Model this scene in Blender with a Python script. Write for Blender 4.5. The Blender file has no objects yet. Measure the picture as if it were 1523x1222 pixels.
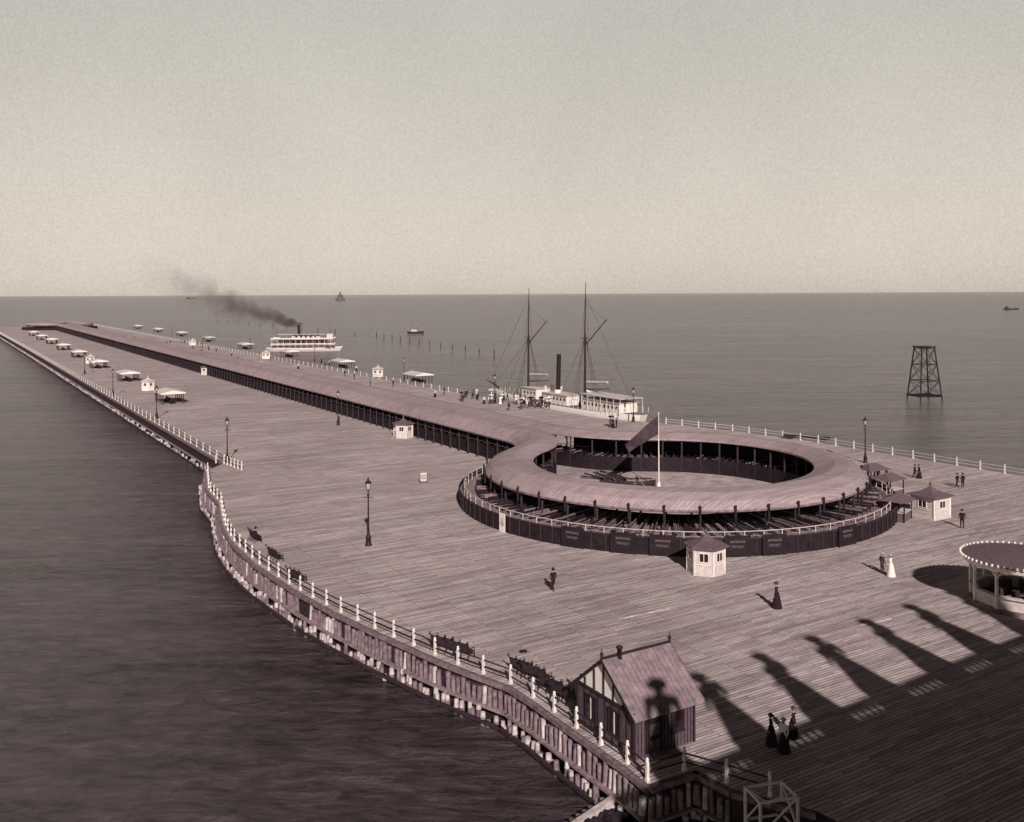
import bpy, math, random
from mathutils import Vector, Matrix
from mathutils.geometry import tessellate_polygon
random.seed(7)
S=bpy.context.scene
# ------------------------------------------------------------------ survey helpers
H=24.0; F=1400.0; CX=761.5; CY=436.5; RO=0.0046; WZ=-2.6
def P(px,py,z=0.0):
    dx=px-CX; dy=py-CY
    v=dy+RO*dx; u=dx-RO*dy
    Y=F*(H-z)/v
    return Vector((u*Y/F,Y,z))
AX=Vector((-0.518,0.8554,0)).normalized()      # along the pier
NN=Vector((AX.y,-AX.x,0))                      # across the pier (to the right)
C0=Vector((18.45,110.2,0))                     # centre of the near loop
def W(u,v,z=0.0):
    p=C0+AX*u-NN*v; p.z=z; return p
# ------------------------------------------------------------------ materials
def tone(L):
    k=min(1,max(0,L/.6))
    return (min(1,L*(1.14-.09*k)+0.003), L*(.72+.21*k), min(1,L*(.86+.005*k)+0.002))
MATS={}
def mat(name,L,rough=0.7,var=0.25,scale=2.0,col=None,metal=0,bump=0.0):
    if name in MATS: return MATS[name]
    m=bpy.data.materials.new(name); m.use_nodes=True
    nt=m.node_tree; b=nt.nodes['Principled BSDF']
    c=col or tone(L)
    tc=nt.nodes.new('ShaderNodeTexCoord'); n=nt.nodes.new('ShaderNodeTexNoise')
    n.inputs['Scale'].default_value=scale; n.inputs['Detail'].default_value=6; n.inputs['Roughness'].default_value=0.65
    nt.links.new(tc.outputs['Object'],n.inputs['Vector'])
    r=nt.nodes.new('ShaderNodeValToRGB')
    r.color_ramp.elements[0].position=0.3; r.color_ramp.elements[1].position=0.7
    r.color_ramp.elements[0].color=(*[x*(1-var) for x in c],1)
    r.color_ramp.elements[1].color=(*[min(1,x*(1+var)) for x in c],1)
    nt.links.new(n.outputs['Fac'],r.inputs['Fac']); nt.links.new(r.outputs['Color'],b.inputs['Base Color'])
    b.inputs['Roughness'].default_value=rough; b.inputs['Metallic'].default_value=metal
    b.inputs['Specular IOR Level'].default_value=0.2
    if bump:
        bp=nt.nodes.new('ShaderNodeBump'); bp.inputs['Strength'].default_value=bump; bp.inputs['Distance'].default_value=0.05
        nt.links.new(n.outputs['Fac'],bp.inputs['Height']); nt.links.new(bp.outputs['Normal'],b.inputs['Normal'])
    MATS[name]=m; return m
white=mat('white_paint',0.66,0.6,0.2,6)
cream=mat('cream_paint',0.5,0.7,0.2,3)
iron=mat('dark_iron',0.016,0.5,0.3,4)
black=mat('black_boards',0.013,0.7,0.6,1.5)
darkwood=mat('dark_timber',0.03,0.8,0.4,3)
midwood=mat('weathered_timber',0.17,0.85,0.6,2.5,bump=.3)
seatwood=mat('worn_platform_timber',0.22,0.85,0.5,2.5,bump=.3)
palewood=mat('pale_pile_timber',0.44,0.9,0.5,1.8,bump=.4)
greyroof=mat('grey_shingle',0.11,0.85,0.3,5)
dimletter=mat('faded_lettering',0.2,0.85,0.3,5)
skin=mat('skin',0.33,0.6,0.05,5)
coat=mat('dark_cloth',0.014,0.9,0.3,8)
greycloth=mat('grey_cloth',0.06,0.9,0.3,8)
whitecloth=mat('white_cloth',0.7,0.9,0.1,8)
straw=mat('straw',0.4,0.9,0.1,20)
canvas=mat('canvas_awning',0.5,0.9,0.25,1.2)
glass=mat('lamp_glass',0.5,0.2,0.1,5)
winglass=mat('window_glass',0.02,0.15,0.2,5)
rock=mat('rubble',0.018,0.95,0.7,1.2,bump=1.0)
stone=mat('plaster_stone',0.3,0.8,0.1,1)
def boards(name,L,bw,bl,var=0.16,rot=None,mortar=0.012,big=0.18,roughness=0.85,grain=.3):
    m=bpy.data.materials.new(name); m.use_nodes=True; nt=m.node_tree; b=nt.nodes['Principled BSDF']
    N=nt.nodes.new; Lk=nt.links.new
    tc=N('ShaderNodeTexCoord'); mp=N('ShaderNodeMapping')
    mp.inputs['Rotation'].default_value=(0,0,rot if rot is not None else 0)
    Lk(tc.outputs['Object'],mp.inputs['Vector'])
    br=N('ShaderNodeTexBrick'); br.inputs['Scale'].default_value=1
    br.inputs['Brick Width'].default_value=bl; br.inputs['Row Height'].default_value=bw
    br.inputs['Mortar Size'].default_value=mortar; br.inputs['Mortar Smooth'].default_value=0.3
    br.inputs['Color1'].default_value=(*tone(L*(1-var)),1); br.inputs['Color2'].default_value=(*tone(L*(1+var)),1)
    br.inputs['Mortar'].default_value=(*tone(L*0.2),1)
    Lk(mp.outputs['Vector'],br.inputs['Vector'])
    def noise(sc,scale,det,rg):
        m2=N('ShaderNodeMapping'); m2.inputs['Scale'].default_value=sc; Lk(mp.outputs['Vector'],m2.inputs['Vector'])
        n=N('ShaderNodeTexNoise'); n.inputs['Scale'].default_value=scale; n.inputs['Detail'].default_value=det; n.inputs['Roughness'].default_value=rg
        Lk(m2.outputs['Vector'],n.inputs['Vector']); return n.outputs['Fac']
    def mr(src,a,bb):
        q=N('ShaderNodeMapRange'); q.inputs['From Min'].default_value=0.28; q.inputs['From Max'].default_value=0.72
        q.inputs['To Min'].default_value=a; q.inputs['To Max'].default_value=bb; Lk(src,q.inputs['Value']); return q.outputs['Result']
    def mul(a,c):
        q=N('ShaderNodeMath'); q.operation='MULTIPLY'; Lk(a,q.inputs[0]); Lk(c,q.inputs[1]); return q.outputs[0]
    f=mul(mul(mr(noise((.5,4.2,1),1,9,.82),1-grain,1+grain),mr(noise((1,1,1),.06,8,.7),1-big,1+big)),mr(noise((.06,.5,1),1,5,.65),1-big,1+big))
    vm=N('ShaderNodeVectorMath'); vm.operation='SCALE'; Lk(br.outputs['Color'],vm.inputs[0]); Lk(f,vm.inputs['Scale'])
    Lk(vm.outputs['Vector'],b.inputs['Base Color'])
    b.inputs['Roughness'].default_value=roughness; b.inputs['Specular IOR Level'].default_value=0.1
    return m
ang=math.atan2(NN.y,NN.x)
deckmat=boards('deck_planks',0.40,0.27,4.8,var=.22,rot=-ang,mortar=.026,grain=.6,big=.2)
roofmat=boards('roof_boards',0.30,0.30,3.0,rot=-ang,var=.08,big=.15,grain=.35,mortar=.01)
# ------------------------------------------------------------------ mesh builder
class MB:
    def __init__(s): s.v=[]; s.f=[]; s.m=[]; s.ms=[]; s.sm=[]
    def mi(s,m):
        if m not in s.ms: s.ms.append(m)
        return s.ms.index(m)
    def add(s,vs,fs,m,smooth=False):
        o=len(s.v); s.v+= [tuple(p) for p in vs]; k=s.mi(m)
        for f in fs: s.f.append([i+o for i in f]); s.m.append(k); s.sm.append(smooth)
    def box(s,c,sz,m,R=None):
        c=Vector(c); x,y,z=[a/2 for a in sz]
        vs=[Vector((i*x,j*y,k*z)) for k in(-1,1) for j in(-1,1) for i in(-1,1)]
        if R is not None:
            if isinstance(R,(int,float)): R=Matrix.Rotation(R,3,'Z')
            vs=[R@v for v in vs]
        s.add([c+v for v in vs],[(0,2,3,1),(4,5,7,6),(0,1,5,4),(2,6,7,3),(0,4,6,2),(1,3,7,5)],m)
    def beam(s,a,b,w,h,m):
        a=Vector(a);b=Vector(b);d=b-a;L=d.length
        if L<1e-6:return
        d/=L; up=Vector((0,0,1)) if abs(d.z)<.95 else Vector((0,1,0))
        x=d.cross(up).normalized(); y=x.cross(d)
        vs=[p+x*i*w/2+y*j*h/2 for p in(a,b) for i,j in((-1,-1),(1,-1),(1,1),(-1,1))]
        s.add(vs,[(0,1,2,3),(7,6,5,4),(0,4,5,1),(1,5,6,2),(2,6,7,3),(3,7,4,0)],m)
    def cyl(s,a,b,r0,r1,m,n=8,smooth=True):
        a=Vector(a);b=Vector(b);d=(b-a)
        if d.length<1e-6:return
        d.normalize(); up=Vector((0,0,1)) if abs(d.z)<.95 else Vector((1,0,0))
        x=d.cross(up).normalized(); y=x.cross(d)
        vs=[];
        for p,r in((a,r0),(b,r1)):
            for i in range(n):
                t=2*math.pi*i/n; vs.append(p+(x*math.cos(t)+y*math.sin(t))*r)
        o=[(i,(i+1)%n,n+(i+1)%n,n+i) for i in range(n)]
        s.add(vs,o,m,smooth); s.add(vs,[tuple(range(n))[::-1],tuple(range(n,2*n))],m)
    def lathe(s,c,prof,m,n=12,fn=None,smooth=True,rot=0):
        c=Vector(c); vs=[]
        for k,(r,z) in enumerate(prof):
            for i in range(n):
                t=2*math.pi*i/n+rot; rr=r*(fn(t,k) if fn else 1)
                vs.append(c+Vector((math.cos(t)*rr,math.sin(t)*rr,z)))
        fs=[(k*n+i,k*n+(i+1)%n,(k+1)*n+(i+1)%n,(k+1)*n+i) for k in range(len(prof)-1) for i in range(n)]
        s.add(vs,fs,m,smooth)
    def ball(s,c,r,m,n=8,sc=(1,1,1)):
        c=Vector(c);vs=[];k=n//2+1
        for j in range(k+1):
            a=math.pi*j/k
            for i in range(n):
                t=2*math.pi*i/n; vs.append(c+Vector((math.sin(a)*math.cos(t)*r*sc[0],math.sin(a)*math.sin(t)*r*sc[1],math.cos(a)*r*sc[2])))
        s.add(vs,[(j*n+i,(j+1)*n+i,(j+1)*n+(i+1)%n,j*n+(i+1)%n) for j in range(k) for i in range(n)],m,True)
    def poly(s,pts,m):
        t=tessellate_polygon([[Vector(p) for p in pts]]); fs=[]
        for f in t:
            a,b,c=[Vector(pts[i]) for i in f]
            fs.append(tuple(f) if (b-a).cross(c-a).z>=0 else tuple(f)[::-1])
        s.add(pts,fs,m)
    def mesh(s,name):
        me=bpy.data.meshes.new(name); me.from_pydata(s.v,[],s.f)
        for m in s.ms: me.materials.append(m)
        me.polygons.foreach_set('material_index',s.m); me.polygons.foreach_set('use_smooth',s.sm)
        me.update(); return me
    def obj(s,name,loc=(0,0,0),rz=0,parent=None):
        return place(s.mesh(name),name,loc,rz,1,parent)
def place(me,name,loc=(0,0,0),rz=0,sc=1,parent=None):
    o=bpy.data.objects.new(name,me); S.collection.objects.link(o)
    o.location=loc; o.rotation_euler=(0,0,rz); o.scale=(sc,sc,sc)
    if parent: o.parent=parent
    return o
def empty(name,loc=(0,0,0),rz=0):
    o=bpy.data.objects.new(name,None); S.collection.objects.link(o); o.location=loc; o.rotation_euler=(0,0,rz); return o
def resample(pts,step,closed=False):
    pts=[Vector(p) for p in pts]
    if closed: pts=pts+[pts[0]]
    out=[];acc=0;nx=0
    for a,b in zip(pts,pts[1:]):
        L=(b-a).length
        if L<1e-9: continue
        while nx<=acc+L:
            t=(nx-acc)/L; out.append((a.lerp(b,t),(b-a).normalized())); nx+=step
        acc+=L
    return out
# ------------------------------------------------------------------ deck outline
left_near=[(333,689),(306,701),(308,728),(326,748),(328,765),(333,785),(345,805),(362,822),(380,838),(410,858),(448,882),(472,895),(497,909),(525,922),(556,937),(590,952),(628,969),(668,986),(713,1003),(760,1020),(797,1044),(838,1074),(882,1105),(930,1139),(965,1167)]
LN=[P(*q) for q in left_near]
corner=[P(1035,1145),P(1090,1174),P(1215,1206)]
leftpier=[W(745,-(LN[0]-C0).dot(NN)+4),W(400,-(LN[0]-C0).dot(NN)+1.5),LN[0]]
rightside=[Vector((24,30,0)),Vector((22,6,0)),Vector((-6,-30,0)),Vector((160,-30,0)),Vector((128,40,0)),Vector((88,88,0)),Vector((66.5,122,0)),Vector((48.5,151,0)),Vector((39,163,0)),Vector((28,173,0)),W(62,-35),W(120,-34),W(200,-33),W(745,-33)]
outline=leftpier+LN[1:]+corner+rightside
b=MB(); b.poly(outline,deckmat); b.obj('pier_deck')
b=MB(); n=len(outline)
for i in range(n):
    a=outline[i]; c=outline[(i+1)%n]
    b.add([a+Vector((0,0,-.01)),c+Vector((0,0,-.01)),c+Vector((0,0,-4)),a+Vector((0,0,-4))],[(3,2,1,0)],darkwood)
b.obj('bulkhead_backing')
b=MB()
def piling(pts,step,rad,fine):
    for k,(p,d) in enumerate(resample(pts,step)):
        o=Vector((d.y,-d.x,0))*OUT
        r=rad*random.uniform(.8,1.2)
        if fine and random.random()<.94:
            j=Vector((random.uniform(-.07,.07),random.uniform(-.07,.07),0))
            b.cyl(p+o*.16+Vector((0,0,-1.75)),p+o*.16+j+Vector((0,0,random.uniform(-.7,-.33))),r,r*.9,palewood if random.random()<.14 else midwood,7)
        q=p+o*.62+Vector((random.uniform(-.1,.1),random.uniform(-.1,.1),0))
        top=random.uniform(-2.0,-1.5) if random.random()<.85 else -2.2
        tl=Vector((random.uniform(-.12,.12),random.uniform(-.12,.12),0))
        cut=random.uniform(.25,.5)
        b.cyl(q+Vector((0,0,-4)),q+tl+Vector((0,0,top-cut)),r*1.05,r*.97,midwood,7)
        b.cyl(q+tl+Vector((0,0,top-cut)),q+tl+Vector((0,0,top)),r*.97,r*.8,palewood if random.random()<.75 else midwood,7)
p,d=resample(LN[8:],1)[3]; t=Vector((d.y,-d.x,0)); OUT=1 if t.x<0 else -1
piling(LN[1:],0.46,0.17,True)
piling(leftpier,1.3,0.22,False)
piling(LN[-1:]+corner[:2],0.46,.17,True)
for pts in (leftpier+LN[1:]+corner,):
    for a,c in zip(pts,pts[1:]):
        d=(c-a).normalized(); o=Vector((d.y,-d.x,0))*OUT
        b.beam(a+o*.1+Vector((0,0,-.17)),c+o*.1+Vector((0,0,-.17)),.35,.26,midwood)
        b.beam(a+o*.36+Vector((0,0,-1.62)),c+o*.36+Vector((0,0,-1.62)),.34,.14,seatwood)
        b.beam(a+o*.9+Vector((0,0,-2.3)),c+o*.9+Vector((0,0,-2.3)),.2,.2,darkwood)
b.obj('timber_piling')
# ------------------------------------------------------------------ balustrades
def rail_posts(pts,step,name,light=False,h=1.05,inset=.25,sgn=None):
    b=MB(); rs=resample(pts,step)
    prev=None; sgn=OUT if sgn is None else sgn
    for k,(p,d) in enumerate(rs):
        o=Vector((d.y,-d.x,0))*sgn; q=p-o*inset
        a=math.atan2(d.y,d.x)
        b.box(q+Vector((0,0,h*.46)),(.14,.14,h*.92),white,a)
        b.box(q+Vector((0,0,.09)),(.19,.19,.18),white,a)
        b.lathe(q,[(.0,h*.92+.001),(.1,h*.92+.002),(.1,h*.97),(.065,h*1.0),(.085,h*1.06),(.065,h*1.12),(0,h*1.15)],white,8)
        if prev is not None and (q-prev).length<step*1.7:
            mm=cream if light else darkwood
            for z in(.45,.88): b.beam(prev+Vector((0,0,z)),q+Vector((0,0,z)),.055,.07,mm)
        prev=q
    return b.obj(name)
rail_posts(LN[1:]+corner,2.3,'pier_balustrade')
rail_posts(leftpier,4.2,'pier_balustrade')
rail_posts([LN[0]+Vector((-1.2,.3,0)),LN[0]+Vector((0,0,0)),P(362,700)],1.3,'pier_gate_rail',inset=0)
rail_posts([Vector((160,-20,0)),Vector((128,40,0)),Vector((88,88,0)),Vector((66.5,122,0)),Vector((48.5,151,0)),Vector((39,163,0)),Vector((28,173,0))],3.4,'pier_balustrade',True,sgn=OUT)
rail_posts([W(108,-34.2),W(120,-34),W(200,-33),W(745,-33)],4.6,'pier_balustrade',True)
# ------------------------------------------------------------------ covered moving walkway (keyhole loops)
r0=18.85; hv=2.85; rf=15.0; U=665.0
vf=hv+rf; uf=math.sqrt((r0+rf)**2-vf**2); phi=math.atan2(vf,uf)
A=[]
u=U/2
while u>uf+1: A.append((u,hv,0,1,0.0)); u-=9.0
N=18
for i in range(N+1):
    t=i/N; a=-math.pi/2+t*(phi-math.pi/2)
    x=uf+rf*math.cos(a); y=vf+rf*math.sin(a); A.append((x,y,-math.cos(a),-math.sin(a),t))
M=92
for i in range(1,M):
    a=phi+(2*math.pi-2*phi)*i/M; A.append((r0*math.cos(a),r0*math.sin(a),math.cos(a),math.sin(a),1.0))
half=A[:len(A)-(M-1)]
A=A+[(q[0],-q[1],q[2],-q[3],q[4]) for q in reversed(half)]
B=[(U-q[0],-q[1],-q[2],-q[3],q[4]) for q in A]
LOOP=A+B[1:-1]
def ss(t): return t*t*(3-2*t)
def lp(q,o,z):
    off=o(q) if callable(o) else o
    return W(q[0]+q[2]*off,q[1]+q[3]*off,z)
def sweep(b,path,prof,m,closed=True):
    k=len(prof); vs=[lp(q,o,z) for q in path for (o,z) in prof]; nn=len(path)
    fs=[]
    for i in range(nn if closed else nn-1):
        j=(i+1)%nn
        for a in range(k-1): fs.append((i*k+a,i*k+a+1,j*k+a+1,j*k+a))
    b.add(vs,fs,m)
walk=empty('covered_walkway')
b=MB()
sweep(b,LOOP,[(-2.80,4.25),(-2.80,4.45),(-.6,5.0),(.9,4.85),(2.2,4.3),(2.9,3.55)],roofmat)
sweep(b,LOOP,[(2.9,3.549),(2.9,3.35)],midwood)
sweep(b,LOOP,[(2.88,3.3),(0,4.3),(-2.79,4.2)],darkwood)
b.obj('roof',parent=walk)
foff=lambda q:1.9+3.95*ss(q[4])
b=MB()
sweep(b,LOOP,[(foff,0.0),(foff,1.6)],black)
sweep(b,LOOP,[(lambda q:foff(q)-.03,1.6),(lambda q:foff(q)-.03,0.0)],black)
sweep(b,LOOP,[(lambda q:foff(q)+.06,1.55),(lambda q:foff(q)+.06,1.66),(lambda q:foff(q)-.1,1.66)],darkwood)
for q in LOOP[::1]:
    if q[0]<60 and q[4]>=1: b.beam(lp(q,foff(q)+.05,0),lp(q,foff(q)+.05,1.6),.1,.1,darkwood)
b.obj('outer_fence',parent=walk)
b=MB()
sweep(b,LOOP,[(-2.5,0.0),(-2.5,1.15),(lambda q:foff(q)-.04,1.15)],seatwood)
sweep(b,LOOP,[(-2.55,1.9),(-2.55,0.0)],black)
sweep(b,LOOP,[(-2.4,1.3),(-.2,1.3)],darkwood)
runR=[q for q in LOOP[:len(A)] if q[1]<0 and q[0]>-9 and q[4]>=.1]
runL=[q for q in LOOP[:len(A)] if q[1]>0 and q[0]>6 and q[4]>=.35]
for run in(runR,runL):  # black back sheets added so the space under the far roof reads dark
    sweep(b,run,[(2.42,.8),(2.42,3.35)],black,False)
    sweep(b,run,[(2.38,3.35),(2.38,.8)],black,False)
b.obj('platform',parent=walk)
def lres(step):
    pts=[]; acc=0; nx=0; path=LOOP+[LOOP[0]]
    for a,c in zip(path,path[1:]):
        L=math.hypot(c[0]-a[0],c[1]-a[1])
        if L<1e-9: continue
        while nx<=acc+L:
            t=(nx-acc)/L; pts.append(tuple(a[i]*(1-t)+c[i]*t for i in range(5))); nx+=step
        acc+=L
    return pts
b=MB()
for q in lres(2.9):
    for o,zt in((2.55,3.6),(-2.45,4.15)):
        p=lp(q,o,0); b.beam(p,p+Vector((0,0,zt)),.2,.2,darkwood)
    b.beam(lp(q,2.55,2.7),lp(q,1.6,3.7),.1,.1,darkwood)
    if q[0]<330 and q[4]>.9:
        p=lp(q,3.0,2.5); b.beam(p,p+Vector((0,0,1.5)),.2,.2,black)
b.obj('posts',parent=walk)
b=MB()
prev=None
for q in [q for q in lres(1.45) if q[0]<330]:
    o=foff(q)-.55; p=lp(q,o,1.15)
    b.beam(p,p+Vector((0,0,1.0)),.07,.07,cream)
    if prev is not None and (p-prev).length<2.5:
        for z in(.55,.98): b.beam(prev+Vector((0,0,z)),p+Vector((0,0,z)),.06,.06,cream if z>.9 else seatwood)
    prev=p
b.obj('platform_railing',parent=walk)
b=MB()
for k,q in enumerate(lres(1.0)):
    if q[0]>330: continue
    o1=-1.9; o2=1.0+ (2.9*ss(q[4]) if q[4]>0 else 0)
    a=lp(q,o1,0); c=lp(q,o2,0)
    d=(c-a).normalized(); s=Vector((d.y,-d.x,0)); h=.35+random.uniform(-.03,.03)
    sw=seatwood if random.random()<.45 else (midwood if random.random()<.5 else darkwood)
    for z,kk in((1.15,0),(1.19,.18),(1.2,.36)): b.beam(a+s*kk+Vector((0,0,z+h)),c+s*kk+Vector((0,0,z+h)),.14,.03,sw)
    for z,kk in((1.42,-.06),(1.64,-.14)): b.beam(a+s*kk+Vector((0,0,z+h)),c+s*kk+Vector((0,0,z+h)),.03,.16,black if random.random()<.7 else midwood)
    for e in(a,c): b.beam(e+Vector((0,0,1.15)),e-s*.12+Vector((0,0,1.75+h)),.05,.05,iron)
b.obj('seats',parent=walk)
def textmesh(txt,size):
    cu=bpy.data.curves.new('t','FONT'); cu.body=txt; cu.size=size; cu.align_x='CENTER'; cu.align_y='CENTER'; cu.extrude=.004
    o=bpy.data.objects.new('t',cu); S.collection.objects.link(o); dg=bpy.context.evaluated_depsgraph_get()
    me=bpy.data.meshes.new_from_object(o.evaluated_get(dg)); bpy.data.objects.remove(o); return me
tm=textmesh('ENTRANCE',.27); tm.materials.clear(); tm.materials.append(dimletter)
tm2=textmesh('MOVABLE SIDEWALK\nFARE FIVE CENTS',.13); tm2.materials.clear(); tm2.materials.append(dimletter)
RF=r0+5.85
def fence_sign(px,wd,textual=True,light=False):
    d=Vector(((px-CX)/F,1,0)); A_=d.dot(d); B_=-2*d.dot(C0); Cc=C0.dot(C0)-(RF+.15)**2
    disc=B_*B_-4*A_*Cc
    if disc<0: return
    t=(-B_-math.sqrt(disc))/(2*A_); p=d*t; nrm=(p-C0).normalized(); rz=math.atan2(nrm.x,-nrm.y)
    e=empty('entrance_sign' if textual else 'notice_board',p,rz)
    bb=MB(); m=white if light else black
    if light: bb.box((0,-.05,.95),(wd,.07,1.9),m)
    else:
        bb.box((0,-.05,.95),(wd,.07,1.8),m); bb.box((0,-.05,1.9),(wd+.1,.12,.07),black)
        for x in(-wd/2,wd/2): bb.box((x,-.05,.98),(.1,.1,1.96),black)
    bb.obj('board',parent=e)
    if textual:
        for me,z in((tm,1.4),(tm2,.95)):
            o=place(me,'lettering',(0,-.095,z),0,1,e); o.rotation_euler=(math.pi/2,0,0)
    if light:
        bt=textmesh('TO\nTHE\nCASINO\nPIER',.22); bt.materials.clear(); bt.materials.append(black)
        o=place(bt,'lettering',(0,-.095,1.0),0,1,e); o.rotation_euler=(math.pi/2,0,0)
for px in (850,925,984,1095,1150,1258): fence_sign(px,2.3)
fence_sign(746,.9,False,True)
b=MB(); ring=[W(16.2*math.cos(t*math.pi/32),16.2*math.sin(t*math.pi/32),.02) for t in range(64)]
courtm=mat('court_sand',0.38,0.95,0.4,.6); b.poly(ring,courtm); b.obj('courtyard_ground')
# ------------------------------------------------------------------ lamp posts
def lamp_mesh():
    b=MB()
    b.lathe((0,0,0),[(.34,0),(.34,.12),(.26,.2),(.24,.7),(.3,.78),(.2,.9),(.12,1.3),(.1,1.5),(.13,1.55),(.085,1.7),(.06,4.7),(.1,4.75),(.12,4.85),(.06,4.95),(.05,5.2)],iron,12)
    b.beam((-.45,0,4.6),(.45,0,4.6),.05,.05,iron)
    b.lathe((0,0,5.2),[(.05,0),(.22,.1),(.12,.14),(.26,.75),(.33,.8),(.2,.98),(.08,1.05),(.09,1.18),(.02,1.35)],iron,8)
    b.lathe((0,0,5.2),[(.15,.15),(.28,.73)],glass,8)
    for k in range(8):
        a=k*math.pi/4+.39; b.beam((.15*math.cos(a),.15*math.sin(a),5.34),(.29*math.cos(a),.29*math.sin(a),5.94),.03,.03,iron)
    return b.mesh('street_lamp')
lm=lamp_mesh()
for px,py in((548,811),(338,687),(503,632),(1287,688),(942,627),(233,622),(300,549),(168,588),(126,556),(601,566),(372,520),(200,522),(256,500),(736,600),(468,538)):
    place(lm,'street_lamp',P(px,py))
# ------------------------------------------------------------------ kiosks
def kiosk_mesh(n=6,r=1.45,wall=cream,roof=greyroof,hh=2.35,over=1.25,rise=.75):
    b=MB(); rot=math.pi/n
    b.lathe((0,0,0),[(r*1.04,0),(r*1.04,.25),(r,.26)],wall,n,smooth=False,rot=rot)
    b.lathe((0,0,0),[(r,.26),(r,hh)],wall,n,smooth=False,rot=rot)
    b.lathe((0,0,hh),[(r,-.02),(r*over,-.05),(r*over,.05),(r*.45,rise*.5),(.1,rise),(.1,rise+.1),(.16,rise+.22),(.02,rise+.55)],roof,n,smooth=False,rot=rot)
    ap=r*math.cos(math.pi/n)
    for k in range(n):
        a=2*math.pi*k/n; R=Matrix.Rotation(a,3,'Z'); c=Vector((math.cos(a),math.sin(a),0))
        b.box(c*(ap+.01)+Vector((0,0,1.55)),(.04,r*.42,.7),winglass,R)
        for z in(1.17,1.93): b.box(c*(ap+.03)+Vector((0,0,z)),(.08,r*.56,.08),white,R)
        b.box(c*(ap+.03)+Vector((0,0,1.55)),(.06,.05,.7),white,R)
        for s in(-1,1): b.box(R@Vector((ap+.03,s*r*.25,1.55)),(.07,.07,.76),white,R)
        b.box(c*(ap+.03)+Vector((0,0,.95)),(.05,r*.9,.07),white,R)
        cn=Vector((math.cos(a+rot),math.sin(a+rot),0)); b.box(cn*(r+.0)+Vector((0,0,hh/2)),(.12,.12,hh),white,a+rot)
    return b.mesh('ticket_kiosk')
k1=kiosk_mesh(6,1.6,rise=.85); k2=kiosk_mesh(4,1.95,rise=.9); k3=kiosk_mesh(6,1.6,white,cream,rise=.85)
for px,py,me,rz in((1050,850,k1,.2),(1384,768,k2,.55),(600,650,k1,.4),(307,557,k1,.3),(220,580,k3,.4),(135,540,k3,.2),(178,516,k3,.1),(562,560,k3,.1),(396,533,k3,.1),(287,513,k3,0)):
    place(me,'ticket_kiosk',P(px,py),rz)
def gate_mesh():
    b=MB()
    for x in(-1.6,1.6):
        for y in(-1.3,1.3): b.box((x,y,1.3),(.15,.15,2.6),darkwood)
    b.box((0,-.0,.55),(3.1,2.5,1.1),greyroof); b.box((0,0,1.2),(3.3,2.7,.08),cream)
    b.add([(-2.1,-1.8,2.6),(2.1,-1.8,2.6),(2.1,1.8,2.6),(-2.1,1.8,2.6),(-.8,0,3.5),(.8,0,3.5)],[(0,1,5,4),(1,2,5),(2,3,4,5),(3,0,4),(3,2,1,0)],greyroof)
    return b.mesh('entrance_booth')
gm=gate_mesh(); pa=math.atan2(AX.y,AX.x)
for px,py,rz in((1322,738,.6),(1335,772,.9),(1298,722,.4)): place(gm,'entrance_booth',P(px,py),rz,.8)
place(gm,'entrance_booth',P(692,660),pa,.9)
def shelter_mesh():
    b=MB(); L=8.6; w=4.8
    for i in range(5):
        x=-L/2+.3+i*(L-.6)/4
        for y in(-w/2+.2,w/2-.2): b.beam((x,y,0),(x,y,2.4),.15,.15,darkwood)
        b.beam((x,-w/2,2.4),(x,w/2,2.4),.08,.12,white)
    nst=14
    for i in range(nst):
        x0=-L/2+L*i/nst; x1=x0+L/nst; m=canvas if i%2 else white
        for s in(-1,1):
            b.add([(x0,s*w/2*1.1,2.45),(x1,s*w/2*1.1,2.45),(x1,0,3.0),(x0,0,3.0)],[(0,1,2,3) if s<0 else (3,2,1,0)],m)
            b.add([(x0,s*w/2*1.1,2.45),(x1,s*w/2*1.1,2.45),(x1,s*w/2*1.1,2.2),(x0+L/nst/2,s*w/2*1.1,2.12),(x0,s*w/2*1.1,2.2)],[(0,1,2,3,4)],m)
    for e in(-L/2,L/2): b.add([(e,-w/2*1.1,2.2),(e,w/2*1.1,2.2),(e,w/2*1.1,2.45),(e,0,3.0),(e,-w/2*1.1,2.45)],[(0,1,2,3,4)],white)
    for s in(-1,1):
        b.box((0,s*.35,.45),(L-1,.5,.06),darkwood); b.box((0,s*.08,.8),(L-1,.05,.55),darkwood)
        for i in range(5): b.box((-L/2+.8+i*1.6,s*.35,.22),(.07,.45,.43),iron)
    return b.mesh('striped_shelter')
sm_=shelter_mesh()
for k,(px,py) in enumerate(((252,598),(190,566),(146,547),(117,531),(94,520),(77,511),(62,505),(50,499))): place(sm_,'striped_shelter',P(px,py),pa,1.0)
for px,py in((622,569),(510,547),(430,531),(365,519),(310,508),(270,500),(235,494),(205,489)): place(sm_,'striped_shelter',P(px,py),pa,1.0)
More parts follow.
